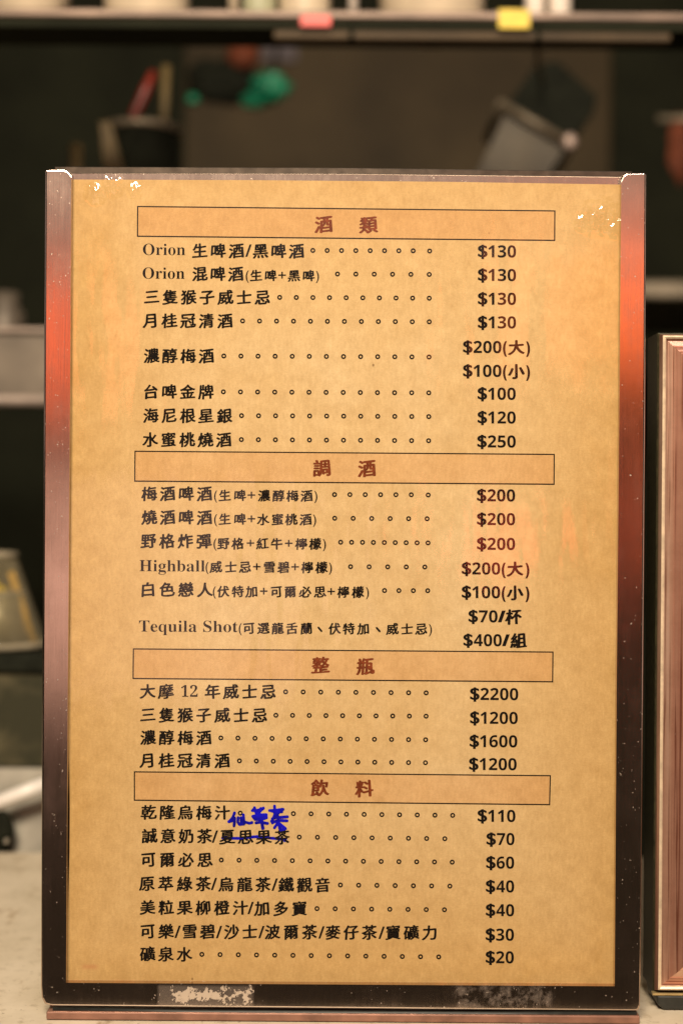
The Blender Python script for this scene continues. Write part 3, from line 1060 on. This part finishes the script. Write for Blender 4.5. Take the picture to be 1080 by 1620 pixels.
# ---- steel ledge at the left, behind the holder
YL = 0.46
la, lb = P(0, 520, YL), P(0, 634, YL)
lx1 = P(560, 600, YL).x
ls = thing('steel_ledge', 'stainless ledge at the left carrying the dark utensil pot', 'ledge', (-0.35, YL, lb.z))
obj('apron', box(-0.85, lx1, YL, YL + 0.012, lb.z + 0.003, la.z - 0.003, 0.001), M['ledge'], ls, ls.location)
obj('top_plate', box(-0.85, lx1, YL - 0.004, YL + 0.32, la.z - 0.0028, la.z + 0.0008, 0.001), M['bead'], ls, ls.location)
obj('lower_bead', tube([(-0.85, YL + 0.002, lb.z + 0.0005), (lx1, YL + 0.002, lb.z + 0.0005)], 0.0045, 12), M['bead'], ls, ls.location, True)
LZ = la.z + 0.0008

# ---- ledge at the right, farther back
YR = 0.95
ra, rb = P(1060, 443, YR), P(1060, 472, YR)
tag(obj('back_ledge', box(P(860, 450, YR).x, 0.95, YR, YR + 0.3, rb.z, ra.z, 0.004), M['steel_dark'], origin=(0.6, YR, rb.z)),
    'brown steel ledge behind the rose wood frame at the right', 'ledge')

# ---- utensil pot with its utensils
YU = 0.60
su = S(YU)
c0 = P(215, 184, YU)
uc = Vector((c0.x, YU + 0.034, LZ))
H = c0.z - LZ
pot = thing('utensil_pot', 'dark pot of utensils on the ledge behind the upper left of the board', 'pot', uc)
R_ = 62 * su
obj('body', lathe(uc, [(0, 0), (R_ * .9, 0), (R_ * .96, 0.004), (R_, H - 0.006), (R_ * .96, H - 0.006), (R_ * .9, 0.006), (0, 0.006)], 40), M['black'], pot, uc, True)
obj('rim', lathe(uc, [(R_ * .95, H - 0.006), (R_ * 1.04, H - 0.006), (R_ * 1.05, H), (R_ * .95, H), (R_ * .95, H - 0.006)], 40), M['steel_dark'], pot, uc, True)
a, b = P(162, 196, YU - 0.012), P(192, 262, YU - 0.012)  # lit streak on the pot's side, put in as an olive slab
tag(obj('pot_lit_streak', prism([pz(158, 194, YU - .012), pz(176, 192, YU - .012), pz(204, 300, YU - .012), pz(168, 300, YU - .012)], YU - 0.016, YU - 0.008, 0.001), M['olive_wood'],
        origin=P(185, 300, YU - .012)), 'flat olive panel standing in for the lit streak on the dark utensil pot', 'lit streak')
pts = [P(200, 260, YU + .03), P(213, 180, YU + .03), P(228, 148, YU + .03), P(243, 113, YU + .03)]
tag(obj('red_spoon_handle', tube(pts, [0.0035, 0.0042, 0.0045, 0.003], 12), M['red'], origin=pts[0], smooth=True), 'red handle leaning out of the dark utensil pot', 'utensil')
pts = [P(254, 260, YU + .04), P(260, 180, YU + .04), P(263, 104, YU + .04)]
tag(obj('wooden_chopstick', tube(pts, [0.003, 0.0035, 0.004], 10), M['olive_wood'], origin=pts[0], smooth=True), 'brown stick standing in the dark utensil pot', 'utensil')
c = Vector((P(120, 300, YU).x, YU, LZ))
bt = P(120, 228, YU).z - LZ
tag(obj('sauce_bottle', lathe(c, [(0, 0), (.011, 0), (.012, .004), (.012, bt * .6), (.005, bt * .78), (.005, bt), (0, bt)], 24), M['olive_wood'], origin=c, smooth=True),
    'small brown bottle on the ledge left of the utensil pot', 'bottle')

c = Vector((P(8, 460, YU).x, YU, LZ))
tag(obj('glass_jar', lathe(c, [(0, 0), (.014, 0), (.016, .004), (.016, .030), (.011, .036), (.012, .046), (0, .047)], 24), M['ledge'], origin=c, smooth=True),
    'small grey jar on the ledge at the left edge of the picture', 'jar')

# ---- green bag, orange lid and violet note in front of the back wall
YG = 1.00
sg = S(YG)
gc = P(428, 142, YG)
bag = thing('green_bag', 'crumpled emerald plastic bag hanging on a hook in the kitchen', 'bag', gc)
obj('body', crumpled(P(428, 138, YG), (30 * sg, 22 * sg, 22 * sg), 0.35, 3), M['green'], bag, gc, True)
obj('loose_end', crumpled(P(405, 158, YG + .01), (22 * sg, 16 * sg, 12 * sg), 0.35, 5), M['green'], bag, gc, True)
obj('tie', tube([P(430, 122, YG), P(436, 90, YG + .02), P(440, 60, YG + .03)], 0.0025, 8), M['black'], bag, gc)
pc = P(352, 130, YG + 0.05)
tag(obj('black_pouch', crumpled(pc, (55 * sg, 22 * sg, 36 * sg), 0.3, 8), M['black'], origin=pc, smooth=True), 'black slumped pouch hanging left of the green bag', 'pouch')
tc_ = P(305, 156, YG)
tag(obj('green_sachet', lathe(tc_ + Vector((0, 0, -7 * sg)), [(0, 0), (9 * sg, 0), (10 * sg, 3 * sg), (8 * sg, 13 * sg), (0, 14 * sg)], 24), M['green'], origin=tc_, smooth=True),
    'tiny green sachet left of the black pouch', 'sachet')
oc = P(384, 84, YG + 0.04)
tag(obj('orange_scoop', lathe(oc, [(0, -.012), (.016, -.012), (.018, 0), (.012, .008), (0, .010)], 24, Matrix.Rotation(1.2, 3, 'X')), M['orange'], origin=oc, smooth=True),
    'dull orange scoop hanging just above the black pouch', 'scoop')
a, b = P(414, 96, 1.39), P(470, 62, 1.39)
tag(obj('wall_note', box(a.x, b.x, 1.388, 1.3945, a.z, b.z, 0.0004, 1), M['violet'], origin=(a.x, 1.394, a.z)), 'greyish violet paper note on the back panel above the green bag', 'note')

# ---- tilted steel pan and black lid hanging at the right
YP = 0.72
s = S(YP)
A, B = P(791, 166, YP), P(903, 231, YP)
d = (B - A).normalized()
dn = Vector((d.z, 0, -d.x))
if dn.z > 0:
    dn = -dn
yv = Vector((0, 1, 0))
pan = thing('hanging_pan', 'deep steel pan hanging tilted below the shelf at the right', 'pan', (A + B) / 2)
wd = (B - A).length


def pan_shell(t0, t1, taper, depth, y0, y1, th):
    bm = bmesh.new()

    def ring(k, ins, q):
        e0, e1 = t0 + taper * k + ins, t1 - taper * k - ins
        yy0, yy1 = y0 + ins + taper * k * .6, y1 - ins - taper * k * .6
        o = A + dn * q
        return [bm.verts.new(o + d * e0 + yv * yy0), bm.verts.new(o + d * e1 + yv * yy0), bm.verts.new(o + d * e1 + yv * yy1), bm.verts.new(o + d * e0 + yv * yy1)]
    r = [ring(0, 0, 0), ring(1, 0, depth), ring(1, th, depth - th), ring(0, th, 0)]
    for a_, b_ in ((0, 1), (2, 3)):
        for i in range(4):
            bm.faces.new((r[a_][i], r[a_][(i + 1) % 4], r[b_][(i + 1) % 4], r[b_][i]))
    bm.faces.new(r[1][::-1]); bm.faces.new(r[2])
    for i in range(4):
        bm.faces.new((r[0][i], r[0][(i + 1) % 4], r[3][(i + 1) % 4], r[3][i]))
    bmesh.ops.recalc_face_normals(bm, faces=bm.faces)
    bevel(bm, 0.001, 2)
    return bm


obj('body', pan_shell(wd * .10, wd * .97, 0.006, 0.085, 0.0, 0.11, 0.0016), M['pan'], pan, pan.location)
fr = bmesh.new()
q = [A - d * .002, B + d * .004]
for k in range(2):
    pass
bm = tube([A + yv * -.006, B + yv * -.006], 0.0042, 12)
for pts in ([B + yv * -.006, B + yv * .112], [A + yv * .112, A + yv * -.006], [A + yv * .112, B + yv * .112]):
    bm = join(bm, tube(pts, 0.0042, 12))
obj('rim', bm, M['pan_rim'], pan, pan.location, True)
cn = crumpled(P(901, 224, YP - .010), (11 * s, 8 * s, 13 * s), 0.12, 4, 3)
obj('corner_clip', cn, M['pan_clip'], pan, pan.location, True)
obj('hook', tube([P(848, 58, 0.53), P(850, 80, .60), P(851, 104, .70), P(858, 128, YP + .05)], 0.0022, 8), M['olive_wood'], pan, pan.location)
lid = [(800, 168), (846, 104), (880, 96), (944, 152), (938, 178), (906, 226)]
tag(obj('black_griddle', prism([pz(x, y, YP + .05) for x, y in lid], YP + 0.046, YP + 0.056, 0.003), M['black'], origin=P(870, 230, YP + .05)),
    'black square griddle hanging behind the tilted steel pan', 'griddle')
tag(obj('orange_cloth', crumpled(P(1074, 238, 0.9), (17 * S(.9), 10 * S(.9), 48 * S(.9)), 0.28, 11), M['orange'], origin=P(1074, 200, .9), smooth=True),
    'orange cloth hanging at the right edge above the rose wood frame', 'cloth')
tag(obj('cloth_rail', tube([P(1040, 188, .9), P(1180, 188, .9)], 0.004, 10), M['steel_dark'], origin=P(1040, 188, .9), smooth=True), 'thin rail the orange cloth hangs from', 'rail')

# ---- left edge: black ledge, clear tub, steel basin
YB = 0.30
sb = S(YB)
ta, tb = P(30, 1037, YB), P(30, 1066, YB)
bx1 = P(330, 1050, YB).x
tag(obj('black_tray', box(-0.6, bx1, YB, YB + 0.22, tb.z + 0.0004, ta.z, 0.002), M['black'], origin=(-0.3, YB, tb.z)), 'long black tray under the clear tub on the left', 'tray')
# clear tub, upside down; an added amber rod stands for its refracted edge streak
cc = Vector((P(-22, 1035, YB + .03).x, YB + 0.045, ta.z))
h_ = 152 * S(YB + .04)
rb_, rt_ = 84 * S(YB + .04), 36 * S(YB + .04)
prof2 = [(rb_ * 1.03, 0.0), (rb_ * 1.04, 0.003), (rb_, 0.0045), (rt_ * 1.05, h_ * .95), (rt_ * .9, h_), (0, h_), (0, h_ - .0025), (rt_ * .86, h_ - .0025), (rt_ * .98, h_ * .93), (rb_ - 0.0026, 0.004), (rb_ - .0025, 0.0), (rb_ * 1.03, 0.0)]
tub = thing('clear_tub', 'clear plastic tub turned upside down on the black tray', 'tub', cc)
obj('body', lathe(cc, prof2, 64), M['clear'], tub, cc, True)
bm = tube([cc + Vector((rb_ * 1.04 * math.cos(a * math.pi / 32), rb_ * 1.04 * math.sin(a * math.pi / 32), 0.0028)) for a in range(65)], 0.0022, 10)
obj('rim', bm, M['rim_highlight'], tub, cc, True)  # ring added for the bright crescent along the lower edge
bm = tube([cc + Vector((rt_ * .99 * math.cos(a * math.pi / 32), rt_ * .99 * math.sin(a * math.pi / 32), h_ * 0.975)) for a in range(65)], 0.0020, 10)
obj('shoulder_highlight', bm, M['rim_highlight'], tub, cc, True)  # ring added for the curved highlight near the top
st = [cc + Vector((rb_ * .84, -0.008, .004)), cc + Vector((rt_ * .90, -0.006, h_ * .80))]
tag(obj('amber_edge_streak', tube(st, 0.0022, 10), M['amber_streak'], origin=st[0], smooth=True), 'amber rod added for the refracted streak along the clear tub wall', 'stick')  # refracted streak of the thick plastic, put in as a coloured rod
lc = cc + Vector((rt_ * .1, 0, 0.001))
tag(obj('lemon_piece', crumpled(lc + Vector((0, 0, .021)), (.010, .010, .020), 0.15, 6, 4), M['yellow_tag'], origin=lc, smooth=True), 'yellow lemon piece under the clear tub', 'lemon')
dc = cc + Vector((0, 0, 0.0005))
tag(obj('steel_cup', lathe(dc, [(0, 0), (rb_ * .8, 0), (rb_ * .62, h_ * .6), (rb_ * .58, h_ * .6), (rb_ * .74, .003), (0, .003)], 40), M['steel'], origin=dc, smooth=True), 'steel cup showing inside the clear tub', 'cup')

ba = tb
bb = P(30, 1216, YB)
basin = thing('steel_basin', 'stained stainless basin at the left edge above the stone counter', 'basin', (-0.3, YB, -0.05))
obj('front_panel', box(-0.6, bx1, YB + 0.004, YB + 0.016, bb.z, ba.z, 0.001), M['basin'], basin, basin.location)
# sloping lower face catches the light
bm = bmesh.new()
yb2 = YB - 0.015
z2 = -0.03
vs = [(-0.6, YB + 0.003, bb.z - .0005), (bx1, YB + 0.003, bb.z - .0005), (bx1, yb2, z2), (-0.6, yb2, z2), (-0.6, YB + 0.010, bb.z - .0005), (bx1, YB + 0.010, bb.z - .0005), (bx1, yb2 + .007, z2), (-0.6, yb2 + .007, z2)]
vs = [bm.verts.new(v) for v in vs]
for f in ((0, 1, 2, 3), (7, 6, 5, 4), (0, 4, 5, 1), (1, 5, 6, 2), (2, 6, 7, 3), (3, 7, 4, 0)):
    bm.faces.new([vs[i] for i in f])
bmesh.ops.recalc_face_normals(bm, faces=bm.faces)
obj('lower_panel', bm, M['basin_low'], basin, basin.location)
pts = [P(-30, 1281, YB - .022), P(30, 1257, YB - .022), P(75, 1240, YB - .022)]
tag(obj('white_ladle_handle', tube(pts, 0.0042, 12), M['white_plastic'], origin=pts[0], smooth=True), 'white slanting handle lying against the steel basin', 'handle')
kc = P(2, 1318, YB - .02)
knob = thing('drain_knob', 'black round knob low on the steel basin at the left edge', 'knob', kc)
obj('body', crumpled(kc, (20 * sb, 10 * sb, 34 * sb), 0.10, 9, 4, 2), M['black'], knob, kc, True)
obj('bright_disc', lathe(P(14, 1328, YB - .02) + Vector((0, -.004, 0)), [(0, .004), (.0012, .0036), (.0016, 0), (0, 0)], 16, Matrix.Rotation(math.pi / 2, 3, 'X')), M['steel'], knob, kc, True)  # small bright steel disc on the knob
